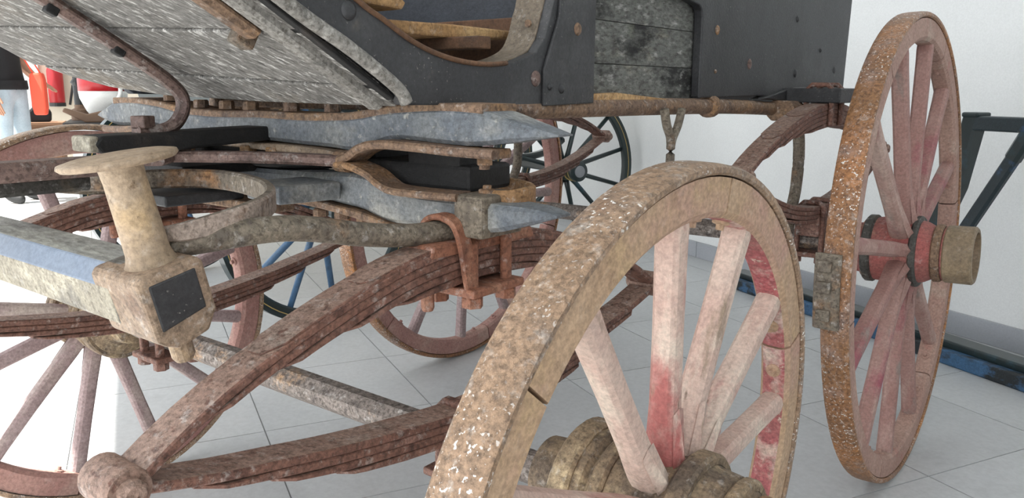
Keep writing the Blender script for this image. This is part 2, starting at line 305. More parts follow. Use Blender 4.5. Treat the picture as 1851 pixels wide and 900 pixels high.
def make_wheel(name, R, ft, wid, phase, joint, prof, bands, mats, loc, rot, spoke_r, hub_r, rear=False):
    """nave is the part, its felloes, spokes, tyre and bands hang under it; local x is the axle, + outward"""
    mt, mf, ms, mh, mi = mats
    hub = MB().lathe(prof, 'x', 36).build(name, mh, CAR, smooth=True, loc=loc, rot=rot)
    es = hub.modifiers.new('split', 'EDGE_SPLIT'); es.split_angle = math.radians(35)
    tt = .013
    h = wid/2
    # tyre
    mb = MB(); n = 96
    sec = [(-h, R-tt), (-h, R-.004), (-h+.004, R-.0012), (-h*.4, R), (h*.4, R), (h-.004, R-.0012), (h, R-.004), (h, R-tt+.003), (h-.003, R-tt)]
    v = []; f = []; k = len(sec)
    for i in range(n):
        a = 2*PI*i/n
        for x, r in sec: v.append((x, r*math.cos(a), r*math.sin(a)))
    for i in range(n):
        j = (i+1) % n
        for q in range(k): f.append((i*k+q, i*k+(q+1) % k, j*k+(q+1) % k, j*k+q))
    mb._add(v, f); t = mb.build('tyre', mt, hub, smooth=True)
    es = t.modifiers.new('split', 'EDGE_SPLIT'); es.split_angle = math.radians(40)
    # felloes
    mb = MB(); v = []; f = []; m = []; ns = 14; da = PI/3; fh = h-.0045
    ro, ri = R-tt-.002, R-ft
    sec = [(-fh, ro), (fh, ro), (fh, ri+.010), (fh-.006, ri+.002), (fh-.014, ri), (-fh+.014, ri), (-fh+.006, ri+.002), (-fh, ri+.010)]
    k = len(sec); gap = .0022/R
    for i in range(ns+1):
        a = gap + (da-2*gap)*i/ns
        for x, r in sec: v.append((x, r*math.cos(a), r*math.sin(a)))
    for i in range(ns):
        for q in range(k):
            f.append((i*k+q, i*k+(q+1) % k, (i+1)*k+(q+1) % k, (i+1)*k+q)); m.append(1 if q in (3, 4, 5) else 0)
    f += [tuple(range(k))[::-1], tuple(range(ns*k, (ns+1)*k))]; m += [0, 0]
    mb.v, mb.f, mb.m = v, f, m
    me = mb.mesh('felloe', [mf, mi])
    for i in range(6):
        o = obj('felloe', me, None, hub, rot=(math.radians(joint)+i*da, 0, 0), smooth=True)
        es = o.modifiers.new('split', 'EDGE_SPLIT'); es.split_angle = math.radians(30)
    # spokes along local +y
    mb = MB(); n = 12; path = []; scl = []
    r0, r1 = hub_r-.02, R-ft+.006
    sec = []
    for i in range(n):
        a = 2*PI*i/n; sec.append((math.copysign(abs(math.cos(a))**.75, math.cos(a)), math.copysign(abs(math.sin(a))**.75, math.sin(a))))
    tab = [(0, (1.28, .92)), (.08, (1.3, .95)), (.16, (1.18, 1.02)), (.30, (1.02, 1.0)), (.6, (.98, .95)), (.9, (1.0, 1.0)), (.97, (1.04, 1.04)), (1, (.98, .98))]
    for q, s_ in tab:
        path.append((0, r0+(r1-r0)*q, 0)); scl.append((spoke_r*s_[0], spoke_r*s_[1]))
    mb.sweep(path, sec, up=(0, 0, 1), scl=scl)
    # spear shaped foot on the outer side
    w = spoke_r*.86
    mb._add([(spoke_r*1.25, r0+.004, -w), (spoke_r*1.25, r0+.004, w), (spoke_r*1.0, r0+.085, w*.9), (spoke_r*1.0, r0+.085, -w*.9), (spoke_r*1.75, r0+.018, 0), (spoke_r*1.06, r0+.09, 0)],
            [(0, 4, 5, 3), (4, 1, 2, 5), (0, 1, 4), (3, 5, 2), (0, 3, 2, 1)])
    sm = mb.mesh('spoke')
    for i in range(12):
        o = obj('spoke', sm, ms, hub, rot=(math.radians(phase)+i*PI/6, 0, 0), smooth=True)
        es = o.modifiers.new('split', 'EDGE_SPLIT'); es.split_angle = math.radians(32)
    # iron bands and felloe bolts
    for x0, x1, r, mm in bands:
        c = min(.004, (x1-x0)*.25)
        o = MB().lathe([(x0, r-.02), (x0, r-c), (x0+c, r), (x1-c, r), (x1, r-c), (x1, r-.012), (x0, r-.02)], 'x', 36, caps=False).build('nave_band', mm, hub, smooth=True)
        es = o.modifiers.new('split', 'EDGE_SPLIT'); es.split_angle = math.radians(35)
    nb = MB().lathe([(-.002, .011), (.004, .011), (.005, .008), (.0051, .0055), (.012, .005)], 'z', 10).mesh('felloe_bolt')
    for i in range(6):
        for sg in (-1, 1):
            a = math.radians(joint)+i*da+sg*.115
            o = obj('felloe_bolt', nb, mf, hub, loc=(0, (ri+.001)*math.cos(a), (ri+.001)*math.sin(a)))
            o.rotation_euler = (a+PI/2, 0, 0)
    return hub

prof_f = [(-.175, .03), (-.17, .046), (-.135, .05), (-.125, .060), (-.118, .078), (-.10, .083), (-.078, .080), (-.072, .072), (-.055, .075), (-.045, .077), (.02, .077), (.03, .079),
          (.05, .080), (.06, .076), (.085, .074), (.09, .066), (.105, .064), (.11, .056), (.145, .054), (.15, .05)]
bands_f = [(-.118, -.088, .088, 'hub'), (-.066, -.046, .0835, 'hub'), (.030, .056, .0905, 'hub'), (.088, .106, .0755, 'hub'), (.112, .128, .062, 'rust')]
make_wheel('front_wheel', RF, .0649, .0546, 4.5, 80, prof_f, bands_f, ('tire', 'felloe', 'spoke', 'hub', 'rim_red'), (TF, 0, RF), (0, .0346, 0), .0172, .077)
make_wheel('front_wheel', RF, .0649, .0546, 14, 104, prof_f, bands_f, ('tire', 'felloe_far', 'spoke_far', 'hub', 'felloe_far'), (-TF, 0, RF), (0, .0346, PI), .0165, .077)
prof_r = [(-.13, .03), (-.13, .06), (-.095, .062), (-.09, .072), (-.06, .078), (-.04, .08), (.02, .08), (.05, .072), (.065, .064), (.07, .060), (.085, .060),
          (.088, .064), (.095, .066), (.150, .066), (.152, .063), (.152, .056), (.130, .054), (.130, .02)]
bands_r = [(-.085, -.062, .083, 'band'), (.022, .038, .086, 'band'), (.066, .086, .069, 'rust'), (.090, .1535, .068, 'sleeve')]
make_wheel('rear_wheel', RR, .066, .0532, 80, 127, prof_r, bands_r, ('tire_rear', 'felloe_pink', 'spoke_rear', 'hub_red', 'felloe_pink'), (TR, B, RR), (0, -.0346, 0), .0182, .08, True)
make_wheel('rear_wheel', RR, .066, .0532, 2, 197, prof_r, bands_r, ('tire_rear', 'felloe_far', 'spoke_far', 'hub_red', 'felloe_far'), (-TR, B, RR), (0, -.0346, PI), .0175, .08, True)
# flaking iron shoe clipped over the rear tyre
# ---- axles
def axle(y, z, half, mat, r=.021):
    mb = MB(); pts = [(-half, y, z), (-.42, y, z), (0, y, z), (.42, y, z), (half, y, z)]
    mb.sweep(pts, rect(2*r, 2*r, r*.6), scl=[.9, 1, 1.05, 1, .9])
    return mb.build('axle', mat, CAR)
axle(0, RF, .60, 'rust_axle', .023)
axle(B, RR, .60, 'rust_axle', .023)

# ---- elliptic springs
UP_F = [(0, .742), (.09, .736), (.16, .726), (.247, .702), (.325, .676), (.394, .648), (.456, .616), (.505, .584)]
LO_F = [(0, .504), (.064, .507), (.167, .519), (.256, .532), (.333, .546), (.40, .558), (.46, .572), (.505, .584)]
UP_R = [(0, .905), (.10, .899), (.2, .884), (.3, .860), (.4, .829), (.47, .802), (.535, .772)]
LO_R = [(0, .655), (.10, .659), (.2, .671), (.3, .692), (.4, .720), (.47, .745), (.535, .772)]
def leaf(parent, x, y0, tab, half, off, th, w, name='leaf', mats=('spring', 'spring_top'), rounded=True):
    n = 30; path = []; scl = []
    for i in range(n+1):
        s = -1+2*i/n; y = half*s
        z = interp(tab, abs(y)); e = .01
        dz = (interp(tab, abs(y)+e)-interp(tab, max(abs(y)-e, 0)))/(2*e if abs(y) > e else e+abs(y))*(1 if y > 0 else -1)
        nrm = Vector((0, -dz, 1)).normalized()
        path.append(Vector((x, y0+y, z))+nrm*off)
        d = (1-abs(s))*half
        tw = min(1, .45+.55*math.sqrt(min(1, d/.022))) if rounded else 1
        tt = min(1, .35+.65*d/.10) if rounded else 1
        scl.append((tw, tt))
    # resample smooth
    mb = MB(); sec = rect(w, th, th*.18)
    k = len(sec); P = path
    mb.sweep(P, sec, up=(0, 0, 1), scl=scl)
    for i in range(len(mb.f)):
        if i < n*k and (i % k) in (4, ): mb.m[i] = 1
    return mb.build(name, list(mats), parent, bevel=0)
def smooth_tab(tab):
    P = spline([(a, b, 0) for a, b in ([(-tab[1][0], tab[1][1])]+tab)], 6)
    return [(p.x, p.y) for p in P if p.x >= 0]
def spring(x, y0, up, lo, hl, w=.05, th=.0105, n=5, seat_z=None, top_z=None, side=1):
    up, lo = smooth_tab(up), smooth_tab(lo)
    main = leaf(CAR, x, y0, up, hl, -th/2, th, w, name='elliptic_spring', rounded=False)
    shr = [.86, .68, .50, .33]
    leaf(main, x, y0, up, hl*.70, th*.12, .004, w*.96)
    leaf(main, x, y0, up, hl*.42, th*.40, .004, w*.94)
    for i, q in enumerate(shr): leaf(main, x, y0, up, hl*q, -th*(i+1.5), th*.96, w)
    leaf(main, x, y0, lo, hl, -th/2, th, w, rounded=False)
    for i, q in enumerate(shr[:3]): leaf(main, x, y0, lo, hl*q, -th*(i+1.5), th*.96, w)
    ze = up[-1][1]-.004
    for s in (-1, 1):
        o = MB().lathe([(-w*.56, .012), (-w*.56, .021), (-w*.5, .023), (w*.5, .023), (w*.56, .021), (w*.56, .012)], 'x', 20, (x, y0+s*(hl+.004), ze)).build('spring_eye', 'spring_top', main, smooth=True)
        o.modifiers.new('split', 'EDGE_SPLIT').split_angle = math.radians(35)
        for t in (-1, 1):
            q = MB().lathe([(0, .014), (t*.008, .014), (t*.012, .010)], 'x', 12, (x+t*w*.56, y0+s*(hl+.004), ze)); q.build('eye_bolt', 'spring_top', main, smooth=False)
    return main
def u_bolt(parent, x, y, z0, z1, w, mat='red', bw=.018):
    h = w/2+.006
    mb = MB()
    path = [(x-h, y, z0), (x-h, y, z1-.012), (x-h+.012, y, z1), (x+h-.012, y, z1), (x+h, y, z1-.012), (x+h, y, z0)]
    mb.sweep(path, rect(.012, bw, .003), up=(0, 1, 0))
    return mb.build('u_bolt', mat, parent, bevel=.002)
def clamp(sp, x, y0, z0, z1, w, mat='red'):
    MB().box((x, y0, z0-.006), (w+.05, .11, .012)).build('clamp_plate', mat, sp, bevel=.003)
    for s in (-1, 1):
        u_bolt(sp, x, y0+s*.036, z0-.02, z1, w, mat)
        for t in (-1, 1): bolt(sp, (x+t*(w/2+.006), y0+s*.036, z0-.028), .015, .016, 'z', mat, name='nut')
for sx in (1, -1):
    sp = spring(.42*sx, 0, UP_F, LO_F, .505)
    clamp(sp, .42*sx, 0, .682, .752, .05)
    MB().sweep(spline([(sx*.398, -.070, .752), (sx*.402, -.068, .768), (sx*.415, -.066, .777), (sx*.432, -.064, .777), (sx*.447, -.060, .768), (sx*.4535, -.054, .742), (sx*.4545, -.046, .70), (sx*.4545, -.038, .668)], 5),
               rect(.008, .024, .002), up=(0, 1, 0)).build('clamp_strap', 'red', sp)
    MB().lathe([(.655, .007), (.66, .009), (.70, .009)], 'z', 10, (.42*sx, -.09, 0)).build('centre_bolt', 'red', sp)
    MB().prism([(-.112, .728), (-.104, .746), (.104, .746), (.112, .728)], 'x', .42*sx-.026, .42*sx+.026).build('spring_pad', 'red', sp, bevel=.004)
    MB().box((.42*sx, 0, .462), (.056, .12, .02)).build('spring_seat', 'spring', sp, bevel=.004)
    clamp(sp, .42*sx, 0, .405, .508, .05, 'spring')
    rp = spring(.49*sx, B, UP_R, LO_R, .535)
    clamp(rp, .49*sx, B, .535, .662, .05, 'spring')
    MB().box((.49*sx, B, .603), (.056, .12, .05)).build('spring_seat', 'spring', rp, bevel=.004)
    u_bolt(rp, .49*sx, B+.04, .855, .955, .05, 'spring'); u_bolt(rp, .49*sx, B-.04, .855, .955, .05, 'spring')

# ---- carved upper bolster and axle bed (run across the carriage)
def carved(name, top, bot, y0, y1, mat):
    top = [(p.x, p.y) for p in spline([(a, b, 0) for a, b in top], 5)]; bot = [(p.x, p.y) for p in spline([(a, b, 0) for a, b in bot], 5)]
    n = 60; xs = [-.58+1.16*i/n for i in range(n+1)]; v = []; f = []
    for x in xs:
        t, b_ = interp(top, abs(x)), interp(bot, abs(x))
        if b_ > t-.002: b_ = t-.002
        k = max(0, (abs(x)-.46)/.12); yc = (y0+y1)/2; hy = (y1-y0)/2*(1-.55*k*k)
        zm = (t+b_)/2; hz = (t-b_)/2; c = min(.006, hz*.4)
        for (yy, zz) in [(-hy, -hz+c), (-hy, hz-c), (-hy+c, hz), (hy-c, hz), (hy, hz-c), (hy, -hz+c), (hy-c, -hz), (-hy+c, -hz)]:
            v.append((x, yc+yy, zm+zz))
    for i in range(n):
        for q in range(8): f.append((i*8+q, i*8+(q+1) % 8, (i+1)*8+(q+1) % 8, (i+1)*8+q))
    f += [tuple(range(8))[::-1], tuple(range(n*8, n*8+8))]
    o = MB()._add(v, f).build(name, mat, CAR, smooth=True)
    o.modifiers.new('split', 'EDGE_SPLIT').split_angle = math.radians(28)
    return o
bol = carved('bolster', [(0, .899), (.123, .897), (.228, .901), (.286, .909), (.341, .914), (.409, .917), (.473, .914), (.52, .902), (.58, .887)],
             [(0, .86), (.097, .857), (.185, .855), (.225, .852), (.266, .860), (.304, .871), (.34, .873), (.409, .870), (.472, .870), (.548, .881), (.58, .885)], -.045, .025, 'greywood')
bed = carved('axle_bed', [(0, .812), (.121, .814), (.224, .820), (.267, .816), (.305, .806), (.359, .799), (.427, .798), (.478, .797), (.549, .795), (.58, .789)],
             [(0, .775), (.118, .778), (.205, .771), (.245, .768), (.285, .757), (.314, .754), (.41, .761), (.468, .759), (.502, .762), (.55, .777), (.58, .786)], -.045, .022, 'greywood')
# rusty plate and bolts on the bolster, yellow wood strip beneath it
pth = [Vector((x, -.008, interp([(0, .899), (.123, .897), (.228, .901), (.286, .909), (.341, .914), (.409, .917), (.475, .916)], abs(x))+.0)) for x in [-.475+.95*i/30 for i in range(31)]]
MB().sweep(pth, rect(.07, .013, .002)).build('top_plate', 'rust', bol)
for x in (-.30, -.2, -.12, -.05, .06, .16, .27): bolt(bol, (x, -.02, interp([(0, .905), (.2, .907), (.3, .918)], abs(x))), .013, .014, 'z', 'rust')
pth = spline([(-.24, -.03, .853), (-.10, -.03, .852), (0, -.03, .850), (.10, -.03, .849), (.18, -.03, .846), (.225, -.035, .842)], 4)
MB().sweep(pth, rect(.05, .011, .002)).build('bottom_plate', 'rust_tan', bol)
for x in (-.02, .05): MB().box((x, -.05, .842), (.02, .02, .016), Matrix.Rotation(.3, 3, 'Z')).build('bolt_head', 'rust_orange', bol, bevel=.002)
pth = spline([(-.20, -.02, .771), (0, -.02, .768), (.118, -.02, .769), (.205, -.02, .763), (.26, -.02, .757), (.31, -.02, .747)], 4)
MB().sweep(pth, rect(.06, .012, .002)).build('bottom_plate', 'rust', bed)
for x in (.14, .19, .24): bolt(bed, (x, -.035, .747), .012, .012, 'z', 'rust')
# iron clamp band round the bed end
cb = MB()
for s in (1, -1):
    cb = MB(); cb.box((s*.460, -.012, .779), (.05, .088, .056)); cbo = cb.build('clamp_band', 'rust_grey', bed, bevel=.006)
    bolt(bed, (s*.460, -.015, .806), .012, .006, 'z', 'rust', 12); bolt(bed, (s*.460, -.015, .811), .006, .006, 'z', 'rust', 8)
# forked plate irons between bolster and bed
for s in (1, -1):
    fk = MB().sweep(spline([(s*.22, -.048, .838), (s*.245, -.05, .846), (s*.268, -.05, .858), (s*.305, -.05, .866), (s*.373, -.045, .865), (s*.44, -.04, .862), (s*.50, -.035, .861)], 5),
                    rect(.045, .012, .003)).build('fork_iron', 'rust', CAR, smooth=False)
    MB().sweep(spline([(s*.22, -.05, .834), (s*.25, -.052, .833), (s*.285, -.052, .824), (s*.310, -.052, .811), (s*.335, -.05, .804), (s*.41, -.045, .803), (s*.44, -.04, .803)], 5),
               rect(.045, .010, .003)).build('fork_leg', 'rust', fk)
    MB().sweep([(s*.205, -.05, .837), (s*.228, -.05, .837)], circ(.016, 12)).build('fork_knuckle', 'rust', fk, smooth=False)
    bolt(fk, (s*.472, -.035, .846), .013, .010, 'z', 'rust', 4, 'nut'); bolt(fk, (s*.472, -.035, .840), .007, .008, 'z', 'rust', 10, 'bolt_end')
    # arm running inward from the fork
    MB().sweep(spline([(s*.22, -.055, .838), (s*.12, -.11, .841), (s*.02, -.185, .842), (-s*.05, -.25, .842)], 6), rect(.03, .016, .004)).build('fork_arm', 'violet_iron', fk)
# greasy turntable blocks between the two beams
tt = MB().lathe([(.816, .10), (.816, .165), (.820, .17), (.834, .17), (.838, .165), (.838, .10)], 'z', 48, (0, .12, 0)).build('turntable', 'blacktar', CAR, smooth=False)
for s_ in (1, -1):
    MB().box((s_*.36, .012, .842), (.10, .05, .030)).build('grease_block', 'blacktar', tt, bevel=.004)
    MB().box((s_*.32, .03, .822), (.22, .09, .036)).build('grease_block', 'blacktar', tt, bevel=.006)
MB().box((0, .05, .842), (.46, .10, .026)).build('grease_block', 'blacktar', tt, bevel=.006)
# ---- longitudinal members
bl = MB().prism([(-.309, .853), (-.318, .866), (-.309, .877), (-.03, .882), (-.03, .860), (-.20, .852)], 'x', -.03, .03).build('pole_bracket', 'blacktar', CAR, bevel=.004)
MB().box((0, -.317, .866), (.056, .014, .022)).build('bracket_end', 'palewood', bl, bevel=.004)
MB().sweep([(.07, -1.0, .842), (.07, -.30, .842)], rect(.045, .024, .005)).build('futchell', 'violet_iron', CAR)
MB().sweep([(.03, -1.0, .82), (.03, -.34, .82)], rect(.05, .022, .005)).build('futchell', 'band', CAR)
MB().box((-.01, -.17, .781), (.11, .13, .016)).build('wooden_block', 'black', CAR, bevel=.003)
MB().box((-.08, -.085, .815), (.13, .17, .016)).build('wooden_block', 'blacktar', CAR, bevel=.003)
MB().box((.155, -.095, .794), (.10, .10, .026), Matrix.Rotation(-.15, 3, 'Z')).build('wooden_block', 'greywood', CAR, bevel=.003)
MB().box((-.02, -.10, .766), (.30, .05, .014)).build('wooden_block', 'rust', CAR, bevel=.003)
# stay bar from splinter bar to the bed
MB().sweep(spline([(.345, -.402, .780), (.368, -.37, .785), (.385, -.30, .788), (.388, -.245, .781), (.397, -.18, .767), (.410, -.115, .758), (.420, -.06, .757), (.424, -.02, .757)], 6),
           circ(.0150, 16), scl=None).build('stay_bar', 'rust_grey', CAR, smooth=True)
MB().sweep(spline([(-.345, -.402, .780), (-.368, -.37, .785), (-.385, -.30, .788), (-.388, -.245, .781), (-.397, -.18, .767), (-.410, -.115, .758), (-.420, -.06, .757), (-.424, -.02, .757)], 6),
           circ(.0150, 16), scl=None).build('stay_bar', 'rust_grey', CAR, smooth=True)
# flaking loop strap
lp = spline([(-.12, -.33, .808), (-.04, -.269, .808), (-.013, -.20, .808), (.038, -.160, .808), (.10, -.158, .808), (.165, -.172, .808), (.235, -.198, .808), (.300, -.238, .807), (.345, -.280, .806), (.373, -.325, .804), (.376, -.365, .800), (.368, -.395, .796), (.35, -.412, .793)], 6)
nl = len(lp); mb = MB(); mb.sweep(lp, rect(.013, .028, .003), scl=[(1, 1 if i < nl*.72 else 1-.5*(i/nl-.72)/.28) for i in range(nl)])
for i in range((nl-1)*8):
    if i % 8 in (1, 2, 3, 4): mb.m[i] = 1
mb.build('loop_strap', ['pale_iron', 'rust_grey'], CAR)
lp = spline([(.25, .05, .80), (.33, .07, .80), (.39, .088, .80), (.44, .080, .80), (.485, .05, .80), (.502, .015, .80), (.490, -.01, .797), (.45, -.015, .795)], 6)
MB().sweep(lp, rect(.010, .030, .003)).build('loop_strap', 'rust_orange', CAR)

# ---- splinter bar
def octo(hy, hz, c): return [(-hy, -hz+c), (-hy, hz-c), (-hy+c, hz), (hy-c, hz), (hy, hz-c), (hy, -hz+c), (hy-c, -hz), (-hy+c, -hz)]
SBY, SBZ, SBT = -.421, .736, .225      # axis of the bar and its roll towards the front
yc, zc = 0.0, 0.0
mb = MB(); sec = [(a, b_ - (.007 if b_ < 0 else 0)) for a, b_ in octo(.036, .034, .018)]
v = [(x, yc+a, zc+b_) for x in (-.335, .335) for a, b_ in sec]
f = [(i, (i+1) % 8, 8+(i+1) % 8, 8+i) for i in range(8)]+[tuple(range(8))[::-1], tuple(range(8, 16))]
mb._add(v, f); mb.m = [0, 2, 0, 0, 0, 0, 0, 0, 0, 0]
mb.m = [1, 2, 0, 2, 1, 1, 1, 1, 0, 0]
sb = mb.build('splinter_bar', ['beamwood', 'palewood', 'beamblue'], CAR, bevel=.002, loc=(0, SBY, SBZ), rot=(SBT, 0, 0))
for s in (1, -1):
    cap = MB(); x0, x1 = s*.304, s*.400
    cap.prism([(yc-.034, zc-.034), (yc-.036, zc+.028), (yc-.030, zc+.034), (yc+.030, zc+.034), (yc+.036, zc+.028), (yc+.036, zc-.026), (yc+.022, zc-.046), (yc-.012, zc-.050), (yc-.026, zc-.042)], 'x', min(x0, x1), max(x0, x1))
    co = cap.build('end_cap', 'cap', sb, bevel=.005)
    MB().prism([(yc-.026, zc-.026), (yc-.026, zc+.024), (yc+.025, zc+.024), (yc+.025, zc-.020)], 'x', s*.390, s*.4012).build('end_grain', 'black', sb, bevel=.002)
    MB().lathe([(zc+.030, .030), (zc+.036, .024), (zc+.045, .0215), (zc+.12, .020), (zc+.134, .021), (zc+.137, .024)], 'z', 24, (s*.362, yc+.002, 0)).build('roller_post', 'post', sb, smooth=True)
    d = MB().lathe([(-.005, .02), (-.003, .052), (0, .055), (.003, .054), (.005, .045), (.006, .01)], 'z', 36).build('roller_disc', 'post', sb, smooth=True, loc=(s*.362, yc+.002, zc+.140), rot=(-.085, -.05, 0))
    MB().lathe([(zc-.075, .009), (zc-.070, .012), (zc-.05, .012), (zc-.049, .018), (zc-.038, .018)], 'z', 12, (s*.372, yc, 0)).build('cap_bolt', 'rust_tan', sb, smooth=False)

# ---- toe board: planks run across, underside seen
K = .58
def tz(y): return .921-K*(y+.10)
toe = None
def plank_poly(pts, name, parent, mat='plank', th=.018):
    nrm = Vector((0, -K, -1)).normalized()
    v = [Vector((x, y, tz(y))) for x, y in pts]; v2 = [q-nrm*th for q in v]; n = len(pts)
    f = [tuple(range(n)), tuple(range(n, 2*n))[::-1]]+[(i, n+i, n+(i+1) % n, (i+1) % n) for i in range(n)]
    return MB()._add(v+v2, f).build(name, mat, parent, bevel=.0025)
def ty(y0, x): return y0+.077*x
g = .0022
toe = plank_poly([(.375, -.095), (.375, ty(-.166, .375)+g), (-.40, ty(-.166, -.40)+g), (-.36, -.165), (-.285, -.135), (-.15, -.113), (.1, -.10)], 'toe_board', CAR)
for a, b_ in ((-.166, -.271), (-.271, -.372), (-.372, -.475), (-.475, -.58)):
    xl = -.425
    plank_poly([(.375, ty(a, .375)-g), (.375, ty(b_, .375)+g), (xl, ty(b_, xl)+g), (xl, ty(a, xl)-g)], 'plank', toe)
# battens along the edges of the toe board
def along(x, off): return [(x, y, tz(y)-off) for y in (-.108, -.2, -.35, -.5, -.58)]
MB().sweep(along(.352, .004), rect(.026, .016, .004), up=(0, K, 1)).build('batten', 'batten', toe)
MB().sweep(along(.374, -.004), rect(.022, .006, .001), up=(0, K, 1)).build('groove', 'blacktar', toe)
# iron scroll strap with square nuts
st = spline([(0, -.245, .881), (0, -.215, .8795), (0, -.188, .887), (0, -.172, .908), (0, -.172, .930), (0, -.19, .950), (0, -.222, .973), (0, -.30, .018+tz(-.30)-.032), (0, -.40, tz(-.40)-.012), (0, -.50, tz(-.5)-.012), (0, -.57, tz(-.57)-.012)], 6)
def flat_sweep(path, w, th, mat, name, parent):
    # strap lying flat across x: width along x, thickness in the y-z plane
    mb = MB(); mb.sweep(path, rect(th, w, th*.4), up=(1, 0, 0)); return mb.build(name, mat, parent)
ss = flat_sweep(st, .026, .017, 'violet_iron', 'scroll_strap', toe)
MB().box((0, -.234, .893), (.024, .024, .018), Matrix.Rotation(.4, 3, 'Z')).build('bolt_head', 'violet_iron', toe, bevel=.002)
for y in (-.262, -.345, -.44): MB().box((0.004, y, tz(y)-.024), (.014, .016, .012), Matrix.Rotation(-.5, 3, 'X')).build('square_nut', 'blacktar', toe, bevel=.002)
sx2 = flat_sweep([(.318, y, tz(y)-.012) for y in (-.262, -.33, -.42, -.58)], .030, .016, 'rust', 'edge_strap', toe)
MB().box((.298, -.262, tz(-.262)-.016), (.024, .024, .022), Matrix.Rotation(-.5, 3, 'X')).build('square_nut', 'rust_grey', toe, bevel=.003)

# ---- body
XB = .40
def side_panel(s):
    out = [(-.101, .921), (-.11, .938), (-.184, .982), (-.246, 1.014), (-.30, 1.042), (-.45, 1.128), (-.60, 1.214), (-.60, 1.30), (-.45, 1.215), (-.30, 1.112),
           (-.181, 1.042), (-.139, 1.022), (-.098, 1.002), (-.054, .987), (-.001, .977), (.057, .974), (.12, .980), (.174, .996), (.195, 1.018), (.208, 1.050), (.219, 1.078), (.25, 1.2), (.27, 1.45),
           (.335, 1.45), (.335, .918), (.19, .917)]
    a, b_ = s*(XB-.022), s*XB
    return MB().prism(out, 'x', min(a, b_), max(a, b_))
body = side_panel(1).build('body', 'black', CAR, bevel=.002)
MB().prism([(-.05, .93), (-.2, 1.06), (-.45, 1.215), (-.45, 1.25), (.335, 1.45), (.335, .925)], 'x', -XB, -XB+.022).build('side_panel', 'navy', body, bevel=.002)
# bead on the toe edge of the near panel
MB().sweep(spline([(XB-.003, -.098, .924), (XB-.003, -.114, .943), (XB-.003, -.184, .985), (XB-.003, -.246, 1.016), (XB-.003, -.30, 1.046), (XB-.003, -.45, 1.130), (XB-.003, -.60, 1.216)], 5), circ(.0085, 10)).build('edge_bead', 'batten', body, smooth=True)
# overlay plate over the lower pillar (proud of the panel)
MB().prism([(.186, .916), (.186, .968), (.225, 1.05), (.27, 1.45), (.335, 1.45), (.328, 1.0), (.328, .919)], 'x', XB, XB+.006).build('pillar', 'black', body, bevel=.002)
# jamb lining the cut-out
jam = [(-.06, .986), (-.001, .9755), (.057, .9725), (.12, .9785), (.174, .9945), (.1965, 1.018), (.2095, 1.05), (.2205, 1.078), (.2515, 1.2), (.2715, 1.45)]
jp = spline([(XB-.045, y-.002, z+.002) for y, z in jam], 5)
nj = len(jp)
MB().sweep(jp, rect(.004, .055, .001), up=(1, 0, 0)).build('door_jamb', 'jamb', body)
bolt(body, (XB-.03, .19, 1.040), .006, .004, 'y', 'rust', 8, 'jamb_rivet')
# thin iron edge along the cut-out
MB().sweep(spline([(XB+.001, y, z+.001) for y, z in [(-.45, 1.215), (-.30, 1.112), (-.181, 1.042), (-.139, 1.022), (-.098, 1.002), (-.054, .987), (-.001, .977), (.057, .974), (.10, .977)]], 4), circ(.0035, 8)).build('edge_iron', 'brownwood', body, smooth=True)
for (y, z, r, mm) in [(-.19, 1.029, .0125, 'black'), (.172, .957, .013, 'violet_iron'), (.232, .942, .008, 'black'), (.275, 1.035, .011, 'rust'), (.20, .945, .006, 'black')]:
    bolt(body, (XB+(.005 if y > .186 else -.001), y, z), r, .005, 'x', mm, name='rivet', dome=True)
# rear quarter panel with rounded corner frame towards the recess
rear_out = [(.742, .925), (.742, 1.086), (.738, 1.100), (.726, 1.108), (.60, 1.125), (.45, 1.118), (.335, 1.112), (.335, 1.45), (1.785, 1.45), (1.762, 1.20), (1.742, .935), (1.50, .930)]
rq = MB().prism(rear_out, 'x', XB-.02, XB).build('rear_panel', 'black', body, bevel=.003)
MB().prism(rear_out, 'x', -XB, -XB+.02).build('rear_panel', 'navy', body, bevel=.003)
for (y, z, r, mm) in [(.815, 1.065, .011, 'rust'), (1.0, 1.0, .013, 'violet_iron'), (1.30, 1.12, .009, 'black'), (1.31, .985, .012, 'black'), (1.64, 1.00, .011, 'black'), (.815, .98, .005, 'rust'), (1.5, 1.05, .006, 'black')]:
    bolt(body, (XB-.001, y, z), r, .005, 'x', mm, name='rivet', dome=True)
# weathered boards set back in the recess
for z0, z1 in ((.912, .985), (.9855, 1.058), (1.0585, 1.125)):
    MB().box((XB-.030, .54, (z0+z1)/2), (.014, .44, z1-z0-.0004)).build('board', 'burnt', body, bevel=.0012)
MB().prism([(.335, .912), (.335, .934), (.42, .936), (.62, .923), (.74, .914)], 'x', XB-.03, XB-.002).build('sill_board', 'tanwood', body, bevel=.002)
# floor boards, cross boards, rear boards
for x0, x1 in ((.12, .30), (-.08, .115), (-.26, -.085), (-.375, -.265)):
    MB().prism([(-.075, 1.018), (-.08, 1.034), (.10, 1.036), (.27, 1.034), (.275, 1.024), (.10, 1.016)], 'x', x0, x1).build('floor_board', 'tanwood', body, bevel=.003)
MB().prism([(-.17, 1.052), (-.175, 1.072), (-.05, 1.068), (-.028, 1.055), (-.035, 1.045)], 'x', .05, .33).build('floor_board', 'tanwood', body, bevel=.003)
MB().box((0, .29, .99), (.75, .02, .14)).build('heel_board', 'brownwood', body, bevel=.002)
MB().box((0.02, .10, 1.008), (.68, .03, .018)).build('floor_bearer', 'brownwood', body, bevel=.002)
MB().box((-.20, .10, .975), (.35, .36, .02)).build('floor_bearer', 'brownwood', body, bevel=.002)
MB().box((-.385, .28, 1.18), (.012, .9, .40)).build('inner_panel', 'navy', body, bevel=.002)
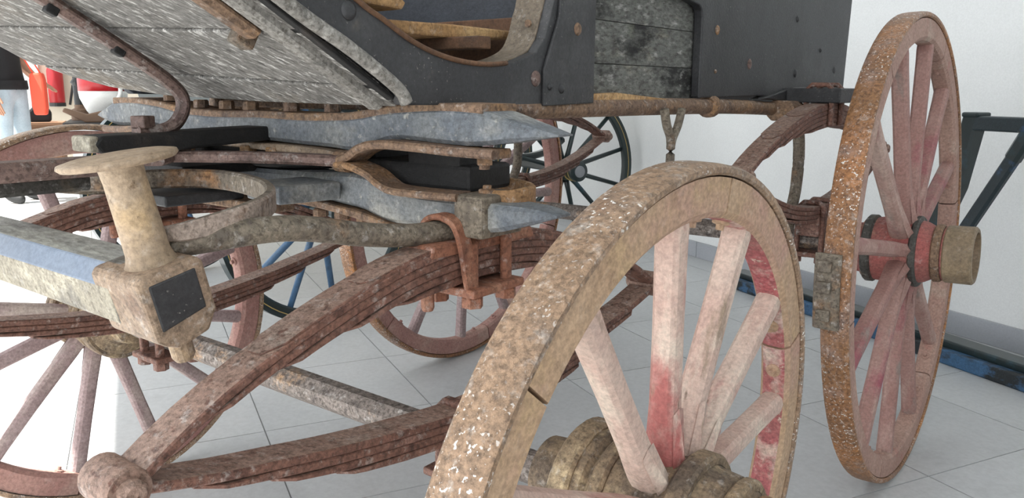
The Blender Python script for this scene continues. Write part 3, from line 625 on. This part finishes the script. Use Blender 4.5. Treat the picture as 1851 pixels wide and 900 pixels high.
MB().box((0, 1.72, 1.19), (.76, .02, .5)).build('back_board', 'black', body, bevel=.002)
MB().box((0, 1.02, .945), (.70, 1.36, .02)).build('bottom_board', 'brownwood', body, bevel=.002)
MB().box((0, .345, 1.19), (.76, .02, .5)).build('front_board', 'navy', body, bevel=.002)
# rear cross beam carrying the springs
cbm = MB().box((0, B+.02, .929), (1.085, .14, .036)).build('cross_beam', 'black', CAR, bevel=.003)
MB().prism([(1.05, .921), (1.28, .950), (1.70, .952), (1.745, .935), (1.745, .928), (1.28, .913)], 'x', XB-.02, XB+.012).build('sill_strip', 'black', body, bevel=.003)
# iron side rails, stays and steps
for s in (1, -1):
    rl = MB().sweep(spline([(s*.385, .12, .912), (s*.388, .40, .911), (s*.39, .82, .907), (s*.395, 1.10, .899), (s*.40, 1.22, .893)], 5), circ(.0165, 14)).build('side_rail', 'rust', CAR, smooth=True)
    MB().lathe([(.80, .020), (.805, .024), (.825, .024), (.83, .020)], 'y', 16, (s*.39, 0, .907)).build('rail_collar', 'rust', rl, smooth=False)
    MB().sweep([(s*.42, 1.16, .892), (s*.42, 1.25, .890)], rect(.07, .05, .014)).build('rail_knuckle', 'rust', rl, bevel=.004)
    MB().sweep(spline([(s*.445, 1.195, .890), (s*.448, 1.228, .83), (s*.45, 1.235, .77), (s*.45, 1.230, .70), (s*.452, 1.205, .65), (s*.455, 1.18, .60)], 6), circ(.0145, 12)).build('stay_iron', 'rust_grey', rl, smooth=True)
    stp = MB().sweep(spline([(s*.42, .553, .905), (s*.42, .565, .875), (s*.42, .583, .848), (s*.42, .584, .80), (s*.42, .58, .76), (s*.47, .58, .735)], 5), circ(.0085, 10)).build('step_iron', 'rust_grey', CAR, smooth=True)
    MB().sweep(spline([(s*.42, .625, .905), (s*.42, .612, .875), (s*.42, .592, .85), (s*.42, .584, .83)], 5), circ(.008, 10)).build('step_branch', 'rust_grey', stp, smooth=True)
    MB().box((s*.50, .58, .735), (.10, .07, .012)).build('step_plate', 'rust_grey', stp, bevel=.003)
# front cross plate under the body
MB().prism([(-.35, .905), (-.35, .919), (.36, .919), (.40, .912), (.40, .902), (.30, .905)], 'y', .12, .22).build('cross_plate', 'rust', CAR, bevel=.003)
for x in (.33, -.3): MB().box((x, .16, .897), (.05, .04, .02)).build('plate_bolt', 'rust', cbm, bevel=.003)

# ---- flaking iron shoe on the rear tyre
sh = MB(); v = []; f = []
sec = [(-.034, RR-.01), (-.036, RR+.004), (-.03, RR+.008), (.01, RR+.010), (.014, RR+.004), (.014, RR-.001)]
for i in range(9):
    a = math.radians(172+15*i/8)
    for x, r in sec: v.append((TR-.004+x-.0346*r*math.sin(a), B+r*math.cos(a), RR+r*math.sin(a)))
for i in range(8):
    for q in range(6): f.append((i*6+q, i*6+(q+1) % 6, (i+1)*6+(q+1) % 6, (i+1)*6+q))
f += [tuple(range(6))[::-1], tuple(range(48, 54))]
shoe = sh._add(v, f).build('drag_shoe', 'rust_grey', CAR, bevel=.002)
for a in (174.5, 178.5, 184):
    a = math.radians(a); r = RR+.011
    MB().box((TR-.018-.0346*r*math.sin(a), B+r*math.cos(a), RR+r*math.sin(a)), (.026, .012, .022), Matrix.Rotation(a, 3, 'X')).build('shoe_rib', 'rust_grey', shoe, bevel=.002)

# ------------------------------------------------------------------ dark green carriage behind
GC = tag(empty('carriage', (0, 0, 0)), 'dark green carriage with thin lined spokes standing by the white wall', 'carriage')
def green_wheel(x, y, R, rotz, phase, mrim='green', mspk='green'):
    hub = MB().lathe([(-.09, .03), (-.09, .05), (-.03, .065), (.03, .065), (.05, .055), (.12, .052), (.13, .058), (.16, .058), (.165, .05), (.165, .02)], 'x', 28).build('wheel', 'green', GC, smooth=True, loc=(x, y, R), rot=(0, 0, rotz))
    hub.modifiers.new('split', 'EDGE_SPLIT').split_angle = math.radians(35)
    for t in (.085, .128): MB().lathe([(t, .05), (t, .0595), (t+.004, .0595), (t+.004, .05)], 'x', 28).build('gold_ring', 'gold', hub)
    MB().lathe([(.16, .034), (.170, .034), (.172, .02)], 'x', 20).build('hub_cap', 'steel', hub)
    mb = MB(); v = []; f = []; n = 72; h = .021
    sec = [(-h, R), (h, R), (h, R-.012), (h-.003, R-.045), (h-.010, R-.052), (-h+.010, R-.052), (-h+.003, R-.045), (-h, R-.012)]
    for i in range(n):
        a = 2*PI*i/n
        for q, r in sec: v.append((q, r*math.cos(a), r*math.sin(a)))
    for i in range(n):
        for q in range(8): f.append((i*8+q, i*8+(q+1) % 8, ((i+1) % n)*8+(q+1) % 8, ((i+1) % n)*8+q))
    mb._add(v, f).build('rim', mrim, hub)
    for xx in (h, -h):
        v = []; f = []
        for i in range(n):
            a = 2*PI*i/n
            for q, r in ((xx*.93, R-.02), (xx*1.03, R-.02), (xx*1.03, R-.0235), (xx*.93, R-.0235)): v.append((q, r*math.cos(a), r*math.sin(a)))
        for i in range(n):
            for q in range(4): f.append((i*4+q, i*4+(q+1) % 4, ((i+1) % n)*4+(q+1) % 4, ((i+1) % n)*4+q))
        MB()._add(v, f).build('gold_line', 'gold', hub)
    sp = MB().sweep([(0, .05, 0), (0, .12, 0), (0, R-.045, 0)], circ(1, 10), scl=[.019, .0145, .0125]).mesh('spoke')
    for i in range(12): obj('spoke', sp, mspk, hub, rot=(phase+i*PI/6, 0, 0), smooth=True)
    return hub
green_wheel(-1.46, 1.235, .46, -.08, .12, 'green', 'skyspoke')
green_wheel(-1.54, 3.10, .48, -.4, .25)
green_wheel(-2.72, 1.335, .46, PI-.08, .2, 'green', 'skyspoke'); green_wheel(-2.65, 3.57, .48, PI-.4, .5)
MB().sweep([(-2.65, 3.57, .48), (-1.54, 3.10, .48)], rect(.05, .05, .01)).build('axle', 'green', GC)
MB().sweep([(-2.72, 1.335, .46), (-1.46, 1.235, .46)], rect(.05, .05, .01)).build('axle', 'green', GC)
for x in (-1.85, -2.4):
    MB().sweep(spline([(x, 2.70, .62), (x, 2.9, .555), (x, 3.125, .535), (x, 3.35, .555), (x, 3.52, .62)], 5), rect(.05, .04, .01)).build('spring', 'green', GC)
    MB().sweep(spline([(x, 2.70, .62), (x, 2.9, .72), (x, 3.125, .76), (x, 3.35, .72), (x, 3.52, .62)], 5), rect(.05, .03, .01)).build('spring', 'green', GC)
    MB().sweep(spline([(x, .85, .62), (x, 1.05, .555), (x, 1.28, .515), (x, 1.5, .555), (x, 1.70, .62)], 5), rect(.05, .04, .01)).build('spring', 'green', GC)
    MB().sweep(spline([(x, .85, .62), (x, 1.05, .72), (x, 1.28, .78), (x, 1.5, .72), (x, 1.70, .62)], 5), rect(.05, .03, .01)).build('spring', 'green', GC)
MB().prism([(1.1, .80), (1.0, 1.25), (1.5, 1.30), (1.7, 1.05), (2.1, 1.05), (2.3, 1.45), (3.3, 1.45), (3.35, .86), (3.1, .78), (2.2, .78)], 'x', -2.55, -1.72).build('coach_body', 'green', GC, bevel=.02)

# ------------------------------------------------------------------ green sledge frame by the wall
SL = tag(empty('sledge_frame', (0, 0, 0)), 'dark green timber frame with diagonal brace and blue floor runner by the wall', 'sledge')
dv = Vector((.87, -.493, 0)); nv = Vector((.493, .87, 0))
p0 = Vector((.60, 2.27, 0))
def sb_box(a0, a1, n0, n1, z0, z1, name, mat):
    q = [p0+dv*a+nv*n+Vector((0, 0, z)) for z in (z0, z1) for a, n in ((a0, n0), (a1, n0), (a1, n1), (a0, n1))]
    return MB().hexa(q).build(name, mat, SL, bevel=.006)
sb_box(-1.15, 1.1, 0, .035, .0, .052, 'runner', 'bluepaint')
sb_box(-1.15, 1.1, .036, .12, .0, .075, 'runner_back', 'green')
MB().sweep([p0+nv*.06+dv*(-.20)+Vector((0, 0, .06)), p0+nv*.06+dv*.015+Vector((0, 0, .62)), p0+nv*.06+dv*.06+Vector((0, 0, .865))], rect(.06, .06, .008), up=(.493, .87, 0)).build('post', 'green', SL)
sb_box(.03, .09, .025, .095, .855, .872, 'post_cap', 'green')
sb_box(.04, 1.1, .03, .09, .812, .86, 'top_beam', 'greenblue')
q0 = p0+nv*.05
MB().sweep([q0+dv*(-.02)+Vector((0, 0, .30)), q0+dv*.225+Vector((0, 0, .745))], rect(.03, .045, .008), up=(0, 0, 1)).build('brace', 'greenblue', SL)
MB().sweep([q0+dv*.215+Vector((0, 0, .728)), q0+dv*.26+Vector((0, 0, .815))], rect(.038, .05, .01)).build('brace_end', 'green', SL)

# ------------------------------------------------------------------ far left: visitor, extinguisher, display table
EX = tag(empty('fire_extinguisher', hall(U1-.095, -.905, .77), (0, 0, ang)), 'red fire extinguisher hanging on the cream end wall', 'extinguisher')
MB().lathe([(0, .055), (.01, .072), (.34, .073), (.40, .055), (.43, .028), (.46, .024)], 'z', 20).build('cylinder', 'redplastic', EX, smooth=True)
MB().lathe([(-.015, .05), (-.015, .075), (.022, .075)], 'z', 20).build('base_ring', 'tabledark', EX)
MB().box((0, 0, .48), (.05, .10, .05)).build('valve', 'tabledark', EX, bevel=.006)
MB().sweep(spline([(0, -.03, .48), (0, -.16, .45), (0, -.17, .30), (0, -.11, .0)], 5), circ(.012, 8)).build('hose', 'tabledark', EX, smooth=True)
MB().box((.079, 0, .25), (.016, .06, .2)).build('bracket', 'tabledark', EX, bevel=.003)

# display table with small exhibits
TB = tag(empty('display_table', hall(3.95, -.13, 0), (0, 0, ang)), 'low white display table with black rimmed top beyond the carriage', 'table')
MB().box((0, 0, .742), (.66, .88, .022)).build('table_top', 'tabledark', TB, bevel=.004)
MB().box((0, 0, .66), (.60, .82, .14)).build('apron', 'white', TB, bevel=.004)
for a in (-1, 1):
    for b_ in (-1, 1): MB().box((a*.27, b_*.38, .30), (.05, .05, .60)).build('leg', 'white', TB, bevel=.004)
def on_table(u, w): return hall(3.95+u, -.13+w, .753)
t = tag(MB().prism([(-.11, 0), (-.12, .05), (-.05, .062), (.02, .045), (.13, .08), (.14, .06), (.03, 0)], 'x', -.03, .03).build('wooden_plane', 'stone', None, bevel=.006, loc=on_table(-.24, -.30), rot=(0, 0, ang)), 'brown wooden tool lying on the display table', 'tool')
jug = tag(empty('jug', on_table(-.05, -.235)), 'white enamel jug with a red rim on the display table', 'jug')
MB().lathe([(0, .05), (.01, .06), (.06, .095), (.13, .125), (.17, .13)], 'z', 28).build('jug_body', 'white', jug, smooth=True)
MB().lathe([(.17, .13), (.24, .13), (.29, .10), (.33, .095), (.34, .10)], 'z', 28).build('jug_top', 'redplastic', jug, smooth=True)
MB().sweep(spline([(.10, 0, .26), (.19, 0, .26), (.20, 0, .16), (.12, 0, .10)], 6), circ(.012, 8)).build('handle', 'white', jug, smooth=True)
lm = tag(empty('lantern', on_table(.12, -.37)), 'small dark lantern standing on the display table', 'lantern')
MB().lathe([(0, .05), (.06, .052), (.07, .03), (.09, .03)], 'z', 16).build('base', 'stone', lm)
MB().lathe([(.09, .028), (.20, .028), (.22, .04), (.25, .02)], 'z', 16).build('chimney', 'tabledark', lm)
MB().sweep([(0, .04, .08), (0, .045, .20)], circ(.006, 8)).build('wire', 'steel', lm)
bk = tag(empty('folded_cloth', on_table(-.2, .06), (0, 0, ang)), 'dark green folded cloth with tan edge on the display table', 'cloth')
MB().prism([(-.10, 0), (-.02, .07), (.10, .075), (.11, 0)], 'x', -.07, .07).build('fold', 'bookgreen', bk, bevel=.01)
MB().prism([(-.16, 0), (-.03, .085), (-.02, .07), (-.10, 0)], 'x', -.072, .072).build('fold_edge', 'tanwood', bk, bevel=.004)

# brown cabinet and dark bag near the far wall
CB = tag(empty('cabinet', hall(7.55, -.99, 0), (0, 0, ang)), 'small brown wooden cabinet by the cream end wall', 'cabinet')
MB().box((0, 0, .31), (.36, .30, .58)).build('carcass', 'box', CB, bevel=.005)
MB().box((0, 0, .61), (.40, .34, .025)).build('top', 'box', CB, bevel=.004)
MB().box((-.185, 0, .32), (.012, .26, .5)).build('door', 'box', CB, bevel=.004)
MB().lathe([(-.20, .012), (-.19, .008)], 'x', 10, (0, .10, .34)).build('knob', 'steel', CB)
bg = tag(empty('shoulder_bag', hall(7.50, -1.02, .6225), (0, 0, ang)), 'dark grey bag on the brown cabinet', 'bag')
MB().prism([(-.09, 0), (-.10, .09), (-.06, .15), (.04, .15), (.09, .10), (.09, 0)], 'x', -.06, .06).build('bag_body', 'shirt', bg, bevel=.02)
MB().sweep(spline([(0, -.06, .14), (0, -.03, .24), (0, .04, .20), (0, .05, .13)], 6), circ(.008, 8)).build('strap', 'tabledark', bg, smooth=True)

# ------------------------------------------------------------------ visitor
def person(loc, rz):
    J = {'pel': (0, 0, .96, .145, .12), 'wai': (0, 0, 1.08, .135, .105), 'che': (0, -.01, 1.30, .16, .11), 'nck': (0, 0, 1.46, .062, .06), 'hd0': (0, -.01, 1.55, .068, .08), 'hd1': (0, -.015, 1.645, .078, .095), 'hd2': (0, -.01, 1.73, .055, .065),
         'hL': (.095, 0, .88, .098, .098), 'kL': (.11, -.015, .50, .072, .075), 'aL': (.115, .02, .10, .052, .055), 'tL': (.125, -.02, .045, .045, .04), 'oL': (.135, -.14, .035, .042, .03),
         'hR': (-.095, 0, .88, .098, .098), 'kR': (-.105, .01, .50, .072, .075), 'aR': (-.11, .03, .10, .052, .055), 'tR': (-.115, -.01, .045, .045, .04), 'oR': (-.13, -.13, .035, .042, .03),
         'sL': (.185, 0, 1.40, .065, .06), 'eL': (.25, .03, 1.14, .045, .045), 'wL': (.255, -.10, 1.00, .033, .03), 'mL': (.255, -.16, .97, .036, .022),
         'sR': (-.185, 0, 1.40, .065, .06), 'eR': (-.245, .04, 1.12, .045, .045), 'wR': (-.25, -.04, .90, .033, .03), 'mR': (-.25, -.06, .83, .022, .036)}
    Ed = [('pel', 'wai'), ('wai', 'che'), ('che', 'nck'), ('nck', 'hd0'), ('hd0', 'hd1'), ('hd1', 'hd2')]
    for k in 'LR':
        Ed += [('pel', 'h'+k), ('h'+k, 'k'+k), ('k'+k, 'a'+k), ('a'+k, 't'+k), ('t'+k, 'o'+k), ('che', 's'+k), ('s'+k, 'e'+k), ('e'+k, 'w'+k), ('w'+k, 'm'+k)]
        m = Vector(J['m'+k][:3]); w = Vector(J['w'+k][:3]); d = (m-w).normalized(); sd = Vector((0, 1, 0)) if k == 'R' else Vector((1, 0, 0))
        for i, (o_, ln) in enumerate(((-.026, .07), (-.009, .085), (.009, .08), (.026, .062))):
            a = 'f%s%d' % (k, i); b_ = a+'t'
            p1 = m+d*.03+sd*o_; p2 = m+d*(.03+ln)+sd*o_*.9+Vector((0, 0, -.015 if k == 'L' else 0))+(Vector((.02, 0, 0)) if k == 'R' else Vector((0, 0, 0)))
            J[a] = (*p1, .009, .009); J[b_] = (*p2, .0075, .0075); Ed += [('m'+k, a), (a, b_)]
        a = 'th'+k; p1 = w+d*.045-sd*.04; p2 = w+d*.09-sd*.052; J[a] = (*p1, .011, .011); J[a+'t'] = (*p2, .009, .009); Ed += [('w'+k, a), (a, a+'t')]
    names = list(J); idx = {n: i for i, n in enumerate(names)}
    me = bpy.data.meshes.new('person_skeleton'); me.from_pydata([J[n][:3] for n in names], [(idx[a], idx[b_]) for a, b_ in Ed], [])
    tmp = bpy.data.objects.new('person_tmp', me); COL.objects.link(tmp)
    md = tmp.modifiers.new('skin', 'SKIN')
    for n in names:
        sv = me.skin_vertices[0].data[idx[n]]; sv.radius = J[n][3:]; sv.use_root = (n == 'pel')
    sd_ = tmp.modifiers.new('sub', 'SUBSURF'); sd_.levels = sd_.render_levels = 2
    dg = bpy.context.evaluated_depsgraph_get(); ev = tmp.evaluated_get(dg)
    bm_ = bpy.data.meshes.new_from_object(ev); bpy.data.objects.remove(tmp)
    bm_.materials.clear()
    for q in ('jeans', 'shirt', 'skin', 'shoe'): bm_.materials.append(M[q])
    for f_ in bm_.polygons:
        c = f_.center; f_.use_smooth = True
        arm = abs(c.x) > .185 and c.z > .70
        if c.z < .085: f_.material_index = 3
        elif c.z > 1.465: f_.material_index = 2
        elif arm: f_.material_index = 1 if c.z > 1.20 else 2
        elif c.z > .945: f_.material_index = 1
        else: f_.material_index = 0
    rt = empty('person', loc, (0, 0, rz))
    b_ = obj('body', bm_, None, rt)
    MB().lathe([(1.60, .10), (1.66, .103), (1.72, .092), (1.765, .06), (1.785, .01)], 'z', 20, (0, .018, 0)).build('hair', 'hair', rt, smooth=True)
    MB().sweep([(0, -.098, 1.655), (0, -.118, 1.615), (0, -.10, 1.605)], circ(.012, 8)).build('nose', 'skin', rt, smooth=True)
    MB().box((0, -.093, 1.572), (.045, .01, .009)).build('mouth', 'redplastic', rt, bevel=.003)
    for s in (-1, 1):
        MB().lathe([(-.010, .004), (-.005, .010), (.005, .010), (.010, .004)], 'y', 10, (s*.033, -.095, 1.655)).build('eye', 'white', rt, smooth=True)
        MB().lathe([(-.008, .006), (0, .014), (.008, .006)], 'x', 10, (s*.088, 0, 1.64)).build('ear', 'skin', rt, smooth=True)
    MB().lathe([(.925, .172), (.94, .176), (1.0, .170)], 'z', 24, (0, 0, 0)).build('shirt_hem', 'shirt', rt, smooth=True).scale = (1, .82, 1)
    return rt
pv = tag(person((-6.25, 1.91, 0), 2.2), 'person in black top and light jeans standing beyond the carriage', 'person')
rb = tag(empty('cloth_bag', (-6.05, 2.07, 0), (0, 0, .66)), 'orange red cloth bag hanging beside the person in jeans', 'bag')
MB().prism([(-.045, .72), (-.06, .80), (-.062, 1.0), (-.05, 1.06), (.045, 1.06), (.058, 1.0), (.058, .78), (.045, .72)], 'y', -.03, .03).build('bag_body', 'orange', rb, bevel=.015)
MB().sweep(spline([(-.03, 0, 1.05), (-.10, -.03, 1.22), (-.16, -.05, 1.40), (-.10, -.02, 1.30), (.03, 0, 1.05)], 6), circ(.006, 8)).build('strap', 'orange', rb, smooth=True)
